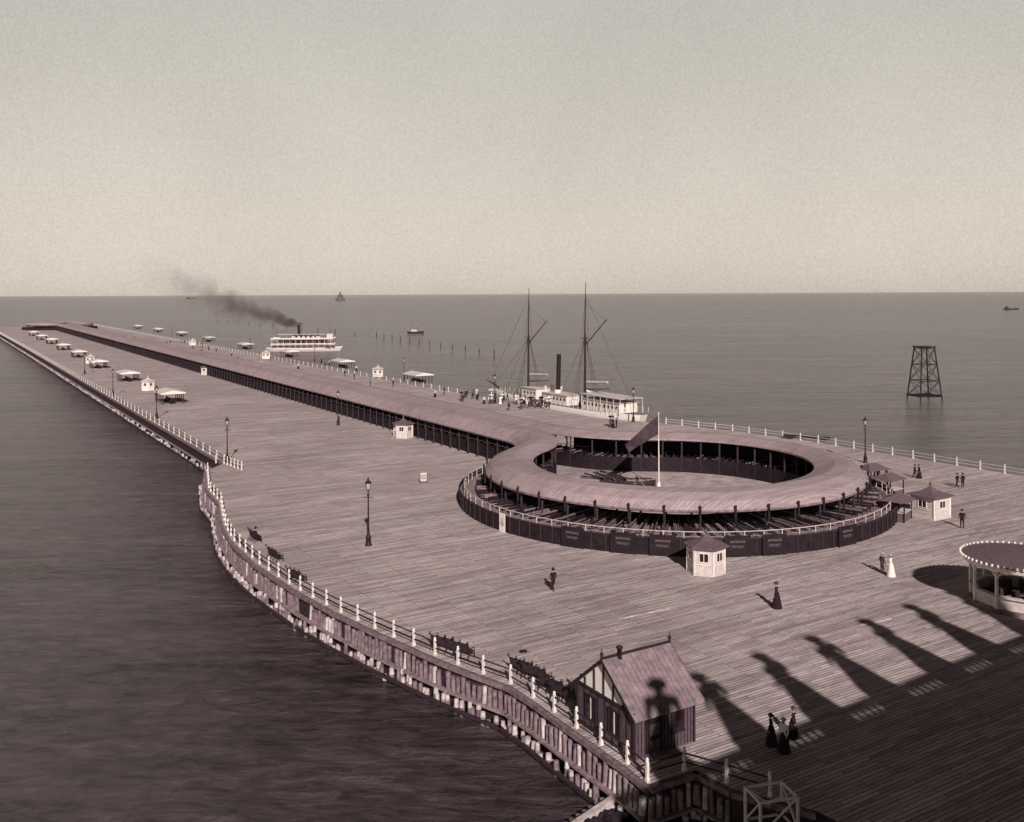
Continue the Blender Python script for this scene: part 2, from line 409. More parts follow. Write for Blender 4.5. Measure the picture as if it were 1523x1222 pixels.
# ------------------------------------------------------------------ benches
def bench_mesh():
    b=MB(); L=1.9
    for i in range(5): b.box((0,-.05+i*.1,.44+.01*abs(i-2)),(L,.075,.03),darkwood)
    for i in range(6): b.box((0,-.12-.035*i,.5+i*.1),(L,.03,.075),darkwood)
    for x in(-L/2,-L/6,L/6,L/2):
        pts=[(x,.42,0),(x,.4,.42),(x,-.08,.44),(x,-.3,1.08),(x,-.38,1.12)]
        for a,c in zip(pts,pts[1:]): b.beam(a,c,.045,.045,iron)
        b.beam((x,-.08,.44),(x,-.34,0),.045,.045,iron)
        b.beam((x,-.16,.68),(x,.38,.66),.04,.04,iron); b.beam((x,.38,.66),(x,.4,.42),.04,.04,iron)
        for t in range(8):
            a0=t*math.pi/4;a1=a0+math.pi/4
            b.beam((x,-.36+.09*math.cos(a0),1.16+.09*math.sin(a0)),(x,-.36+.09*math.cos(a1),1.16+.09*math.sin(a1)),.035,.035,iron)
    return b.mesh('park_bench')
bm=bench_mesh()
for px,py,rz in((440,864,-.75),(408,832,-.9),(661,968,-.55),(683,975,-.6),(779,1004,-.7),(797,1013,-.7),(823,1032,-.75),(841,1045,-.8),(378,804,-1.0)):
    place(bm,'park_bench',P(px,py),rz)
# ------------------------------------------------------------------ corner house
hc=P(944,1131); hax=NN.copy(); hr=math.atan2(hax.y,hax.x)
house=empty('timber_house',hc,hr)
LX=4.0; LY=5.0; EH=2.35; PH=4.35
brown=mat('brown_clapboard',0.085,0.8,0.35,4); trimd=mat('dark_trim',0.025,0.7,.3,4)
sheet=mat('plaster_panel',0.8,0.8,.1,3)
b=MB()
b.box((LX/2,LY/2,EH/2),(LX,LY,EH),brown)
for x in(0,LX):
    b.add([(x,0,EH),(x,LY,EH),(x,LY/2,PH-.05)],[(0,2,1) if x==0 else (0,1,2)],sheet)
b.obj('walls',parent=house)
b=MB()
for i in range(19):
    x=i*LX/18; b.box((x,-.015,EH/2),(.035,.03,EH-.02),trimd)
for i in range(9):
    y=i*LY/8; b.box((-.02,y,EH/2),(.05,.05,EH-.02),trimd)
for y in(.9,1.75,2.6,3.45,4.3):
    z=EH+(PH-EH)*(1-abs(y-LY/2)/(LY/2)); b.box((-.03,y,(EH+z)/2-.05),(.06,.09,max(.05,z-EH-.05)),trimd)
b.box((-.04,LY/2,EH),(.09,LY+.1,.14),trimd)
for s in(0,1): b.box((-.04,s*LY,EH/2),(.12,.16,EH),trimd)
b.box((LX,-.03,EH/2),(.12,.12,EH),trimd)
b.obj('battens',parent=house)
def hwin(name,x,y,face):
    bb=MB()
    if face=='s':
        bb.box((x,-.05,1.35),(.75,.06,1.05),winglass)
        for xx in(x-.4,x,x+.4): bb.box((xx,-.085,1.35),(.05,.06,1.15),trimd)
        for z in(.8,1.35,1.9): bb.box((x,-.08,z),(.95 if z!=1.35 else .75,.09,.06),trimd)
    elif face=='door':
        bb.box((x,-.05,1.05),(.95,.07,2.05),black)
        for xx in(x-.5,x+.5): bb.box((xx,-.08,1.08),(.09,.08,2.16),trimd)
        for z in(.5,1.35): bb.box((x,-.095,z),(.65,.03,.6),brown)
        bb.box((x,-.35,.09),(1.2,.6,.18),midwood)
    else:
        bb.box((-.05,y,1.35),(.06,.9,1.2),winglass)
        for yy in(y-.48,y,y+.48): bb.box((-.085,yy,1.35),(.06,.07,1.3),cream if yy==y else trimd)
        for z in(.72,1.98): bb.box((-.08,y,z),(.09,1.1,.09),trimd)
    bb.obj(name,parent=house)
hwin('window',2.85,0,'s'); hwin('door',1.25,0,'door'); hwin('window',0,1.6,'g'); hwin('window',0,3.7,'g')
b=MB(); ov=.3; sl=(PH-EH)/(LY/2); zt=PH+.06; ge=.22
hroof=mat('standing_seam_roof',0.2,0.75,.4,2)
for s in(-1,1):
    y1=LY/2+s*(LY/2+ov); z1=zt-sl*(LY/2+ov)
    q=[(-ge,LY/2,zt),(LX+.5,LY/2,zt),(LX+.5,y1,z1),(-ge,y1,z1)]
    lo=[(x,y,z-.1) for x,y,z in q]
    b.add(q+lo,[(0,3,2,1),(4,5,6,7),(0,4,7,3),(1,2,6,5),(3,7,6,2)] if s<0 else [(0,1,2,3),(7,6,5,4),(3,7,4,0),(5,6,2,1),(2,6,7,3)],hroof)
    for i in range(16):
        x=-ge+i*(LX+.5+ge)/15; b.beam((x,LY/2,zt+.02),(x,y1,z1+.02),.045,.06,hroof)
    for x in(-ge-.03,LX+.53): b.beam((x,LY/2,zt-.04),(x,y1,z1-.04),.06,.15,trimd)
b.beam((-ge-.05,LY/2,zt+.05),(LX+.55,LY/2,zt+.05),.14,.1,trimd)
for x in(-ge,LX+.5): b.lathe((x,LY/2,zt),[(.07,0),(.07,.2),(.12,.28),(.03,.42),(.02,.6)],trimd,6)
b.lathe((.9,LY/2-.1,zt),[(.13,-.2),(.13,.42),(.2,.43),(.2,.5),(.02,.6)],iron,8)
b.obj('roof',parent=house)
# ------------------------------------------------------------------ pavilion (right edge)
pv=empty('refreshment_pavilion',P(1516,898)); b=MB(); n=10; R_=3.6
b.lathe((0,0,0),[(R_,0),(R_,.3),(0,.3)],midwood,n,smooth=False)
b.lathe((0,0,0),[(R_*.93,.3),(R_*.93,1.15),(R_*.99,1.16),(R_*.99,1.26),(R_*.85,1.27)],cream,n,smooth=False)
b.obj('counter',parent=pv); b=MB()
for k in range(n):
    a=2*math.pi*k/n; c=Vector((math.cos(a)*R_*.95,math.sin(a)*R_*.95,0)); b.beam(c,c+Vector((0,0,3.2)),.18,.18,white)
    for s in(-1,1):
        a2=a+s*.13; b.beam(c+Vector((0,0,2.6)),Vector((math.cos(a2)*R_*.95,math.sin(a2)*R_*.95,3.15)),.08,.08,white)
b.obj('columns',parent=pv); b=MB()
b.lathe((0,0,3.2),[(R_*.9,-.05),(R_*1.08,0),(R_*1.12,.35),(R_*1.16,.4)],white,n*2,smooth=False)
b.lathe((0,0,3.2),[(R_*1.16,.4),(R_*1.14,.46),(R_*1.1,.42),(R_*.5,.62),(0,.7)],greyroof,n*2,smooth=False)
for k in range(60):
    a=2*math.pi*k/60; c=Vector((math.cos(a)*R_*1.14,math.sin(a)*R_*1.14,3.62)); b.ball(c+Vector((0,0,.04)),.11,white,6,(1,1,1.2))
b.obj('roof',parent=pv)
b=MB()
for k in range(n):
    a=2*math.pi*(k+.5)/n; b.box((math.cos(a)*R_*.5,math.sin(a)*R_*.5,.9),(.6,.5,1.1),darkwood,a)
b.obj('stall_fittings',parent=pv)
# ------------------------------------------------------------------ flagpole
fp=empty('flagpole',P(980,727)); b=MB()
b.cyl((0,0,0),(0,0,9.2),.1,.045,white,8); b.ball((0,0,9.3),.11,white,8); b.lathe((0,0,0),[(.6,0),(.6,.25),(.25,.3),(.15,.9)],white,8)
b.obj('pole',parent=fp); b=MB()
flagm=mat('dark_bunting',0.05,0.9,.4,1.5); nx_,ny_=18,10; vs=[]
for i in range(nx_+1):
    for j in range(ny_+1):
        s=i/nx_; t=j/ny_
        x=-s*4.1*(1-.12*t); z=9.0-t*2.3*(1-.55*s)-s*3.1-.5*s*s; y=.35*math.sin(s*7+t*2.0)*s+.25*s
        vs.append((x,y,z))
b.add(vs,[(i*(ny_+1)+j,(i+1)*(ny_+1)+j,(i+1)*(ny_+1)+j+1,i*(ny_+1)+j+1) for i in range(nx_) for j in range(ny_)],flagm,True)
b.obj('flag',parent=fp)
def trestle():
    b=MB()
    for k in range(9):
        a=random.uniform(-.5,.5); x=random.uniform(-2.2,2.2); y=random.uniform(-.9,.9); z=.15+random.random()*.55
        b.beam((x-1.6*math.cos(a),y-1.6*math.sin(a),z),(x+1.6*math.cos(a),y+1.6*math.sin(a),z+random.uniform(-.1,.3)),.2,.14,darkwood)
    for s in(-1.6,0,1.6):
        for y in(-.6,.6): b.beam((s,y,0),(s,y*.2,1.0),.1,.1,darkwood)
        b.beam((s,-.7,.95),(s,.7,.95),.12,.12,midwood)
    return b
trestle().obj('timber_stack',P(930,722),.2); trestle().obj('timber_stack',P(905,713),2.6); trestle().obj('timber_stack',P(845,684),.4)
trestle().obj('timber_stack',P(950,684),.1); trestle().obj('timber_stack',P(1030,690),2.9)
def boat_mesh(L,wd,h,m,inner,n=14,sheer=.3):
    b=MB(); k=7; vs=[]
    for i in range(n+1):
        s=i/n*2-1; w=wd/2*max(0.02,(1-abs(s)**2.6)); zz=h+sheer*s*s
        for j in range(k):
            t=-1+2*j/(k-1); y=w*math.copysign(abs(t)**.7,t); z=zz*(abs(t)**2.2)+.12*abs(s)**3
            vs.append((s*L/2,y,z))
    b.add(vs,[(i*k+j,(i+1)*k+j,(i+1)*k+j+1,i*k+j+1) for i in range(n) for j in range(k-1)],m,True)
    for s in(-.5,-.1,.3): b.box((s*L/2,0,h*.75),(.22,wd*.85,.05),inner)
    return b
boat_mesh(4.6,1.4,.65,darkwood,cream).obj('rowing_boat',P(948,726),.1)
for px,py in((890,672),(960,664),(870,690),(1040,672),(1010,690),(1090,684)):
    place(bm,'park_bench',P(px,py),random.uniform(0,6))
# ------------------------------------------------------------------ deck bits
b=MB(); b.box((0,0,.75),(1.0,.06,1.1),cream); b.box((-.45,0,.6),(.08,.1,1.3),darkwood); b.box((.45,0,.6),(.08,.1,1.3),darkwood)
for z in(.55,.75,.95): b.box((0,-.035,z),(.7,.012,.06),darkwood)
b.obj('notice_board',P(630,718),.3)
b=MB(); b.lathe((0,0,0),[(.28,0),(.28,.06),(.1,.1),(0,.1)],iron,12); b.obj('mooring_cap',P(778,969))
for a,c in(((920,921),(995,905)),((1280,930),(1325,920))):
    bb=MB(); A1=P(*a);A2=P(*c); bb.beam(A1+Vector((0,0,.03)),A2+Vector((0,0,.03)),.11,.05,palewood); bb.obj('loose_plank')
b=MB()
for s in(0,1,2): b.beam(P(1165,652)+Vector((0,0,.3+s*.16)),P(1235,656)+Vector((0,0,.3+s*.16)),.5,.12,darkwood)
for s in(P(1175,653),P(1225,656)): b.box(s+Vector((0,0,.15)),(.8,.3,.3),darkwood)
b.obj('stacked_spars')
b=MB(); b.poly([Vector((6.6,49.5,-1.95)),Vector((2.9,45.6,-1.95)),Vector((-1,40,-1.95)),Vector((-4,-25,-1.95)),Vector((26,-25,-1.95)),Vector((26,47,-1.95))],rock); b.obj('shore_ground')
b=MB()
for i in range(420):
    x=random.uniform(3,17); y=random.uniform(39,49)
    if x<3.4+(y-46)*1.0 : continue
    r=random.uniform(.1,.38)
    b.lathe((x,y,-1.95),[(r,0),(r*1.1,r*.4),(r*.6,r*.9),(0,r)],rock,6,fn=lambda t,k:random.uniform(.7,1.2),smooth=False)
b.obj('rubble_stones')
b=MB(); b.beam((6.3,49.2,-1.75),(2.9,45.5,-1.75),.35,.35,palewood); b.beam((2.9,45.5,-1.75),(-1,40,-1.75),.35,.35,palewood)
for p,d in resample([(6.2,49.4,0),(2.7,45.6,0),(-1.2,40.1,0)],.5): b.cyl(p+Vector((-.3,.3,-3.4)),p+Vector((-.3,.3,-1.9)),.17,.15,midwood,7)
b.obj('low_timber_bulkhead')
b=MB(); q=[Vector((x,y,0)) for x,y in((-.95,-.7),(.95,-.7),(.95,.7),(-.95,.7))]
for i in range(4):
    a=q[i];c=q[(i+1)%4]; b.beam(a,a+Vector((0,0,2.85)),.11,.11,white)
    for z in(1.3,2.8): b.beam(a+Vector((0,0,z)),c+Vector((0,0,z)),.1,.1,white)
    b.beam(a+Vector((0,0,1.3)),c+Vector((0,0,2.8)),.07,.07,white)
b.obj('timber_frame',(11.9,43.6,-1.95),.25)
# ------------------------------------------------------------------ people
def skinfig(joints,edges,name):
    me=bpy.data.meshes.new(name); me.from_pydata([j[0] for j in joints],edges,[])
    o=bpy.data.objects.new(name,me); S.collection.objects.link(o)
    md=o.modifiers.new('s','SKIN')
    for i,j in enumerate(joints):
        r=j[1]; me.skin_vertices[0].data[i].radius=(r,r) if not isinstance(r,tuple) else r
        me.skin_vertices[0].data[i].use_root=(i==0)
    sb=o.modifiers.new('b','SUBSURF'); sb.levels=1; sb.render_levels=1
    dg=bpy.context.evaluated_depsgraph_get(); out=bpy.data.meshes.new_from_object(o.evaluated_get(dg))
    bpy.data.objects.remove(o); return out
def person(female=False,pose='walk',top=coat,bottom=coat,hat='bowler',parasol=False):
    J=[];E=[]
    def j(p,r,par=None):
        J.append((Vector(p),r)); k=len(J)-1
        if par is not None: E.append((par,k))
        return k
    zz=0; sit=pose=='sit'
    if sit: zz=-.42
    sh=.17 if female else .2
    pel=j((0,0,.94+zz),(.15,.12)); sp=j((0,.01,1.13+zz),(.11 if female else .14,.1),pel); ch=j((0,.02,1.34+zz),(.16,.12),sp)
    nk=j((0,.02,1.49+zz),.055,ch); h1=j((0,.035,1.555+zz),.068,nk); h2=j((0,.035,1.63+zz),.092,h1); h3=j((0,.03,1.70+zz),.07,h2)
    hands=[]
    for s in(-1,1):
        a=j((s*sh,.01,1.41+zz),.075 if female else .068,ch)
        if sit: el=(s*.26,.08,1.15+zz); wr=(s*.16,.3,1.02+zz); pm=(s*.12,.38,1.0+zz)
        elif pose=='stand': el=(s*.27,-.02,1.14); wr=(s*.25,.1,.92); pm=(s*.25,.13,.85)
        else: el=(s*.26,-.05*s,1.14); wr=(s*.25,.16 if s>0 else -.1,.93); pm=(s*.25,(.2 if s>0 else -.08),.86)
        e=j(el,.05,a); w=j(wr,.032,e); p=j(pm,(.028,.04),w); hands.append((Vector(wr),Vector(pm),s))
    for s in(-1,1):
        hp=j((s*.1,0,.88+zz),.1,pel)
        if sit: kn=(s*.12,.42,.50); an=(s*.12,.42,.1); to=(s*.13,.58,.05)
        elif pose=='stand': kn=(s*.11,.03,.49); an=(s*.12,0,.09); to=(s*.15,.16,.045)
        else: kn=(s*.09,.16 if s>0 else 0.02,.5); an=(s*.09,.26 if s>0 else -.3,.09 if s>0 else .14); to=(s*.09,an[1]+.16,.05)
        k=j(kn,.072,hp); a=j(an,.05,k); t=j(to,.042,a)
    me=skinfig(J,E,'fig'); b=MB()
    vs=[v.co.copy() for v in me.vertices]
    groups={}
    for p in me.polygons:
        c=p.center; m=top
        if c.z>1.475+zz: m=skin
        elif c.z<.93+zz and not(abs(c.x)>.2 and c.z>.8+zz): m=bottom
        if not sit and c.z<.11: m=coat
        if min((c-h[1]).length for h in hands)<.07: m=skin
        groups.setdefault(m.name,(m,[]))[1].append(tuple(p.vertices))
    for m,fs in groups.values():
        used=sorted({i for f in fs for i in f}); mp={i:k for k,i in enumerate(used)}
        b.add([vs[i] for i in used],[tuple(mp[i] for i in f) for f in fs],m,True)
    for wr,pm,s in hands:
        d=(pm-wr).normalized(); side=Vector((0,1,0)) if abs(d.y)<.8 else Vector((1,0,0)); side=(side-d*side.dot(d)).normalized()
        inn=Vector((-s,0,0))
        for i,l in enumerate((.06,.075,.07,.055)):
            a=pm+side*(.03-.02*i)+d*.01; m_=a+d*l*.55+inn*.006; b.cyl(a,m_,.0095,.009,skin,5); b.cyl(m_,m_+d*l*.4+inn*.022,.009,.007,skin,5)
        a=pm-d*.045+side*.03; m_=a+side*.025+d*.03; b.cyl(a,m_,.011,.01,skin,5); b.cyl(m_,m_+d*.028,.01,.008,skin,5)
    hd=Vector((0,.035,1.63+zz))
    b.cyl(hd+Vector((0,.08,.02)),hd+Vector((0,.115,-.02)),.012,.018,skin,6)
    for s in(-1,1):
        b.ball(hd+Vector((s*.034,.083,.015)),.012,coat,6); b.ball(hd+Vector((s*.092,0,0)),.025,skin,6,(.5,.8,1.2))
    b.box(hd+Vector((0,.087,-.05)),(.045,.012,.01),coat)
    b.ball(hd+Vector((0,-.022,.035)),.103,coat,10,(1,.95,1))
    if female: b.ball(hd+Vector((0,-.1,.03)),.055,coat,8)
    top_z=1.70+zz
    if hat=='bowler': b.lathe((0,.02,top_z-.01),[(.155,0),(.16,.015),(.1,.02),(.1,.09),(.07,.14),(0,.155)],coat,12)
    elif hat=='boater': b.lathe((0,.02,top_z),[(.17,0),(.17,.012),(.1,.014),(.1,.09),(0,.092)],straw,12)
    elif hat=='wide':
        b.lathe((0,.02,top_z),[(.17,0),(.175,.014),(.1,.02),(.09,.1),(0,.11)],greycloth,14)
        for k in range(5): b.ball((.06*math.cos(k*1.3),.02+.06*math.sin(k*1.3),top_z+.07),.04,top,6)
    if female:
        fn=lambda t,k:1+.05*k/6*math.sin(9*t+k*.3)
        b.lathe((0,-.02,0),[(.36,.02),(.345,.1),(.29,.35),(.24,.6),(.2,.82),(.15,.98),(.115,1.1)],bottom,28,fn)
        for s in(-1,1): b.ball((s*(sh+.035),.01,1.35+zz),.1,top,8,(.9,1,1.15))
    else:
        b.lathe((0,.01,zz),[(.2,.78 if not sit else .86),(.18,.95),(.165,1.12),(.18,1.3)],top,16,lambda t,k:1-.28*abs(math.sin(t)))
    if parasol:
        b.cyl((.25,.13,.82),(.16,.03,2.05),.012,.01,darkwood,5)
        b.lathe((.15,.02,1.83),[(.62,0),(.5,.1),(.3,.2),(.1,.26),(0,.28)],parasol,10,smooth=False)
    return b.mesh('person')
man_w=person(); man_b=person(hat='boater',bottom=greycloth); man_s=person(pose='stand',hat='bowler'); man_g=person(pose='stand',top=greycloth,bottom=greycloth,hat='boater')
w_dark=person(True,'stand',hat='wide'); w_white=person(True,'stand',whitecloth,whitecloth,'boater'); w_mix=person(True,'stand',whitecloth,coat,'boater')
w_par=person(True,'stand',greycloth,greycloth,'wide',parasol=coat); w_parw=person(True,'stand',whitecloth,greycloth,'wide',parasol=whitecloth)
m_sit=person(pose='sit')
def pp(me,name,px,py,rz,sc=1.0): place(me,name,P(px,py),rz,sc)
pp(man_w,'walking_man',823,879,.5,1.04)
pp(w_dark,'woman_in_dark_dress',1155,904,1.2,1.12)
pp(man_g,'standing_man',1312,853,-1.2,1.02); pp(w_white,'woman_in_white_dress',1325,857,1.0,1.05)
pp(man_s,'standing_man',1431,785,2.6,1.06)
pp(man_w,'walking_man',1361,711,1.5); pp(w_dark,'woman_in_dark_dress',1367,711,1.5)
pp(man_w,'walking_man',1424,725,.5); pp(man_s,'standing_man',1432,725,.2)
pp(w_mix,'woman_in_white_blouse',1166,1118,2.2,1.0); pp(w_dark,'woman_in_dark_dress',1147,1108,1.4,.94); pp(w_dark,'woman_in_dark_dress',1180,1097,-2,.94)
pp(man_s,'standing_man',1318,722,.4,1.0); pp(man_w,'walking_man',1306,716,2.4,1.0)
pp(w_dark,'woman_in_dark_dress',912,636,2,1); pp(w_par,'woman_with_parasol',908,635,.3); pp(man_s,'standing_man',917,636,1.0)
pp(man_w,'walking_man',757,610,.2); pp(w_par,'woman_with_parasol',775,608,.9); pp(man_b,'walking_man',781,606,3)
pp(man_w,'walking_man',661,586,1.2)
sp_=P(379,806); place(m_sit,'seated_man',(sp_.x+.05,sp_.y+.05,.02),-1.0,1.05)
types=[(man_w,'walking_man'),(man_s,'standing_man'),(man_b,'walking_man'),(w_dark,'woman_in_dark_dress'),(w_mix,'woman_in_white_blouse'),(w_par,'woman_with_parasol'),(w_parw,'woman_with_parasol'),(w_white,'woman_in_white_dress')]
for i in range(48):
    me,nm=random.choice(types); t=random.random(); px=685+135*t; py=590+14*t+random.uniform(-4,7); pp(me,nm,px,py,random.uniform(0,6.28),random.uniform(.95,1.05))
for i in range(24):
    me,nm=random.choice(types[:6]); u_=random.uniform(110,420); v_=random.uniform(-31,-12); place(me,nm,W(u_,v_),random.uniform(0,6.28),1)
for px,py in((835,602),(848,606),(862,609),(880,612),(900,617),(478,540),(490,543),(484,547),(530,552)):
    me,nm=random.choice(types); pp(me,nm,px,py,random.uniform(0,6.28))
# ------------------------------------------------------------------ ships
def shipu(px,v):
    k=(px-CX)/F; b0=C0-NN*v; return (k*b0.y-b0.x)/(AX.x-k*AX.y)
SV=-40.2
us=shipu(948,SV); ub=shipu(738,SV); um1=shipu(869,SV); um2=shipu(785,SV); uf_=shipu(829,SV)
uc=(us+ub)/2; SL=abs(ub-us)
sh=empty('two_masted_steamer',W(uc,SV,WZ),math.atan2(AX.y,AX.x))
def hull(b,L,wd,fb,m,mdk,sheer=1.0,nose=2.0,n=28):
    prof=[(0,-1.2),(.7,-1.0),(.93,0.0),(1.0,fb*.5),(1.02,fb),(.96,fb+.02)]
    vs=[];k=len(prof)*2-1
    def sec(s):
        if s>0: w=(1-s**nose)
        else: w=(1-abs(s)**5*.75)
        return max(w,.015)*wd/2
    for i in range(n+1):
        s=i/n*2-1; w=sec(s); zs=sheer*(s*s if s>0 else .5*s*s)
        row=[(-a*w,z+zs*(z+1.2)/(fb+1.2)) for a,z in reversed(prof[1:])]+[(a*w,z+zs*(z+1.2)/(fb+1.2)) for a,z in prof]
        xo=s*L/2
        for y,z in row: vs.append((xo+(.03*L*s*(z/fb) if abs(s)>.9 else 0),y,z))
    b.add(vs,[(i*k+j,i*k+j+1,(i+1)*k+j+1,(i+1)*k+j) for i in range(n) for j in range(k-1)],m,True)
    b.add(vs,[tuple(range(k)),tuple(n*k+q for q in range(k))[::-1]],m)
    b.add(vs,[(i*k,(i+1)*k,(i+1)*k+k-1,i*k+k-1) for i in range(n)],mdk)
b=MB(); hull(b,SL,6.6,3.1,white,midwood,1.1); b.obj('hull',parent=sh)
b=MB()
def house_(x0,x1,wd,z0,z1):
    b.box(((x0+x1)/2,0,(z0+z1)/2),(x1-x0,wd,z1-z0),white); b.box(((x0+x1)/2,0,z1+.06),(x1-x0+.5,wd+.5,.1),cream)
    nn=int((x1-x0)/1.3)
    for i in range(nn):
        for s in(-1,1): b.box((x0+.8+i*1.3,s*(wd/2+.01),(z0+z1)/2+.2),(.5,.05,.6),winglass)
xa=-SL/2
house_(xa+3,xa+15,4.4,3.2,5.4); house_(xa+21,xa+30,4.0,3.2,5.2); house_(xa+33,xa+39,3.6,3.4,5.6)
b.obj('deckhouses',parent=sh); b=MB()
b.box((xa+8.5,0,6.35),(13.5,5.6,.08),canvas)
for i in range(7):
    for s in(-1,1): b.beam((xa+2+i*2.1,s*2.7,3.2),(xa+2+i*2.1,s*2.7,6.35),.07,.07,white)
for i in range(int(SL/1.6)-1):
    x=xa+.8+i*1.6; s0=(x)/(SL/2); w=(1-max(s0,0)**2)*3.2
    for s in(-1,1): b.beam((x,s*w,3.1+.6*s0*s0),(x,s*w,4.15+.6*s0*s0),.06,.06,white)
b.obj('awning_and_rail',parent=sh); b=MB()
fx=uf_-uc; b.cyl((fx,0,3.5),(fx-.5,0,13.6),.5,.47,iron,14); b.cyl((fx,0,3.2),(fx,0,6.0),.85,.8,white,14)
for s in(-1,1): b.cyl((fx+3,s*1.2,4.8),(fx+3,s*1.2,6.6),.2,.25,white,8)
b.obj('funnel',parent=sh); b=MB()
tops=[]
for um,topz in((um1,28.9),(um2,27.8)):
    x=um-uc; b.cyl((x,0,3),(x-.25,0,topz*.63),.28,.22,darkwood,8); b.cyl((x-.1,.0,topz*.58),(x-.5,0,topz),.17,.06,darkwood,8)
    b.box((x-.22,0,topz*.6),(.9,1.6,.12),darkwood)
    b.cyl((x-.2,0,topz*.55),(x-7.2,-.3,topz*.74),.12,.08,darkwood,6); b.cyl((x-.3,0,6.9),(x-8.5,0,7.6),.14,.09,darkwood,6)
    tops.append((x,topz))
    b.cyl((x-.9,0,8.4),(x-7.8,0,8.9),.28,.2,canvas,7)
b.obj('masts',parent=sh); b=MB(); rig=.034
for x,tz in tops:
    for s in(-1,1):
        for dx in(-1.6,-.5,.6): b.cyl((x+dx,s*3.1,3.6),(x-.25,s*.2,tz*.6),rig,rig,iron,4)
        for k in range(9):
            f=k/10; b.cyl((x-1.6+1.35*f,s*(3.1-2.9*f),3.6+(tz*.6-3.6)*f),(x+.6-.85*f,s*(3.1-2.9*f),3.6+(tz*.6-3.6)*f),.02,.02,iron,4)
        b.cyl((x-.25,s*.8,tz*.6),(x-.45,0,tz*.93),rig,rig,iron,4)
    b.cyl((x-.4,0,tz*.85),(x-7.0,-.3,tz*.73),.025,.025,iron,4); b.cyl((x-.3,0,tz*.62),(x+9,0,5.2),rig,rig,iron,4)
b.cyl((tops[1][0]-.3,0,tops[1][1]*.92),(SL/2+3,0,5.3),rig,rig,iron,4); b.cyl((tops[1][0]-.3,0,tops[1][1]*.6),(SL/2+1,0,4.7),rig,rig,iron,4)
b.cyl((tops[0][0]-.5,0,tops[0][1]*.9),(-SL/2+.5,0,4.2),rig,rig,iron,4); b.cyl((SL/2-1,0,4.4),(SL/2+5,0,5.8),.2,.08,darkwood,6)
b.obj('rigging',parent=sh)
for x in(xa+18,xa+31.5):
    boat_mesh(4.8,1.5,.7,white,midwood).obj('lifeboat',(x,-2.6,5.3),0,sh)
es=P(453,522,WZ); e=empty('excursion_steamer',es,0.06)
b=MB(); hull(b,33,8,1.7,cream,midwood,.6); b.obj('hull',parent=e); b=MB()
b.box((-.5,0,3.0),(30,7.4,.15),cream); b.box((-1,0,5.6),(29,7.2,.15),cream); b.box((-1,0,8.0),(22,6.4,.14),cream)
b.box((-1,0,2.4),(27,5.6,1.3),greyroof); b.box((-1,0,4.4),(22,4.6,2.3),greyroof); b.box((1,0,6.8),(13,3.6,2.2),cream); b.box((12,0,7.0),(3,3.2,2.4),cream)
for i in range(22):
    x=-14.5+i*1.35
    for s in(-1,1): b.beam((x,s*3.6,1.7),(x,s*3.6,5.6),.12,.12,darkwood if i%2 else white)
    if i<19:
        for s in(-1,1): b.beam((x+1,s*3.1,5.6),(x+1,s*3.1,8.0),.08,.08,darkwood if i%2 else white)
for z in(3.6,6.2):
    for s in(-1,1): b.beam((-15,s*3.62,z),(14,s*3.62,z),.05,.5,white)
for i in range(9):
    for s in(-1,1): b.box((-9+i*2.2,s*2.32,4.5),(1.1,.06,1.1),winglass)
for i in range(5): b.box((-3.5+i*2.2,-1.83,6.9),(.9,.06,.9),winglass)
b.obj('decks',parent=e); b=MB()
b.cyl((-2.5,0,7.5),(-2.7,0,12.2),.7,.65,iron,12); b.cyl((12,0,8),(12,0,13),.1,.05,darkwood,6); b.cyl((-13,0,5.6),(-13,0,11),.09,.05,darkwood,6)
b.obj('funnel',parent=e)
# ------------------------------------------------------------------ smoke plume
sp=Vector((es.x-2.7,es.y,WZ+12.6))
ep=Vector(((195-CX)/F*es.y,es.y,24+(438-388)*es.y/F))
Lx=sp.x-ep.x; dz=ep.z-sp.z; sag=2.6; rA=12.0; rP=.75
def cz(t): return sp.z+dz*t-sag*math.sin(math.pi*t)
def rr_(t): return 1.2+rA*t**rP
b=MB(); vs=[]; nS=30; nr=14
for i in range(nS+1):
    t=-.02+1.04*i/nS; tt=max(t,0); r=rr_(tt)*1.2
    if i in(0,nS): r*=.5
    for k in range(nr):
        a=2*math.pi*k/nr; vs.append(Vector((sp.x-Lx*t,sp.y+r*math.cos(a),cz(tt)+r*math.sin(a))))
b.add(vs,[(i*nr+k,(i+1)*nr+k,(i+1)*nr+(k+1)%nr,i*nr+(k+1)%nr) for i in range(nS) for k in range(nr)]+[tuple(range(nr)),tuple(nS*nr+k for k in range(nr))[::-1]],iron)
sm=bpy.data.materials.new('coal_smoke'); sm.use_nodes=True; nt=sm.node_tree; nt.nodes.clear()
out=nt.nodes.new('ShaderNodeOutputMaterial'); vol=nt.nodes.new('ShaderNodeVolumePrincipled'); nt.links.new(vol.outputs[0],out.inputs['Volume'])
vol.inputs['Color'].default_value=(.3,.23,.23,1)
def MN(op,x,y=None,clamp=False):
    m=nt.nodes.new('ShaderNodeMath'); m.operation=op; m.use_clamp=clamp
    for i,q in enumerate((x,y)):
        if q is None: continue
        if isinstance(q,(int,float)): m.inputs[i].default_value=q
        else: nt.links.new(q,m.inputs[i])
    return m.outputs[0]
tc=nt.nodes.new('ShaderNodeTexCoord'); sx=nt.nodes.new('ShaderNodeSeparateXYZ'); nt.links.new(tc.outputs['Object'],sx.inputs[0])
T=MN('DIVIDE',MN('SUBTRACT',sp.x,sx.outputs['X']),Lx,True)
CZ=MN('ADD',MN('MULTIPLY',T,dz),MN('SUBTRACT',sp.z,MN('MULTIPLY',MN('SINE',MN('MULTIPLY',T,math.pi)),sag)))
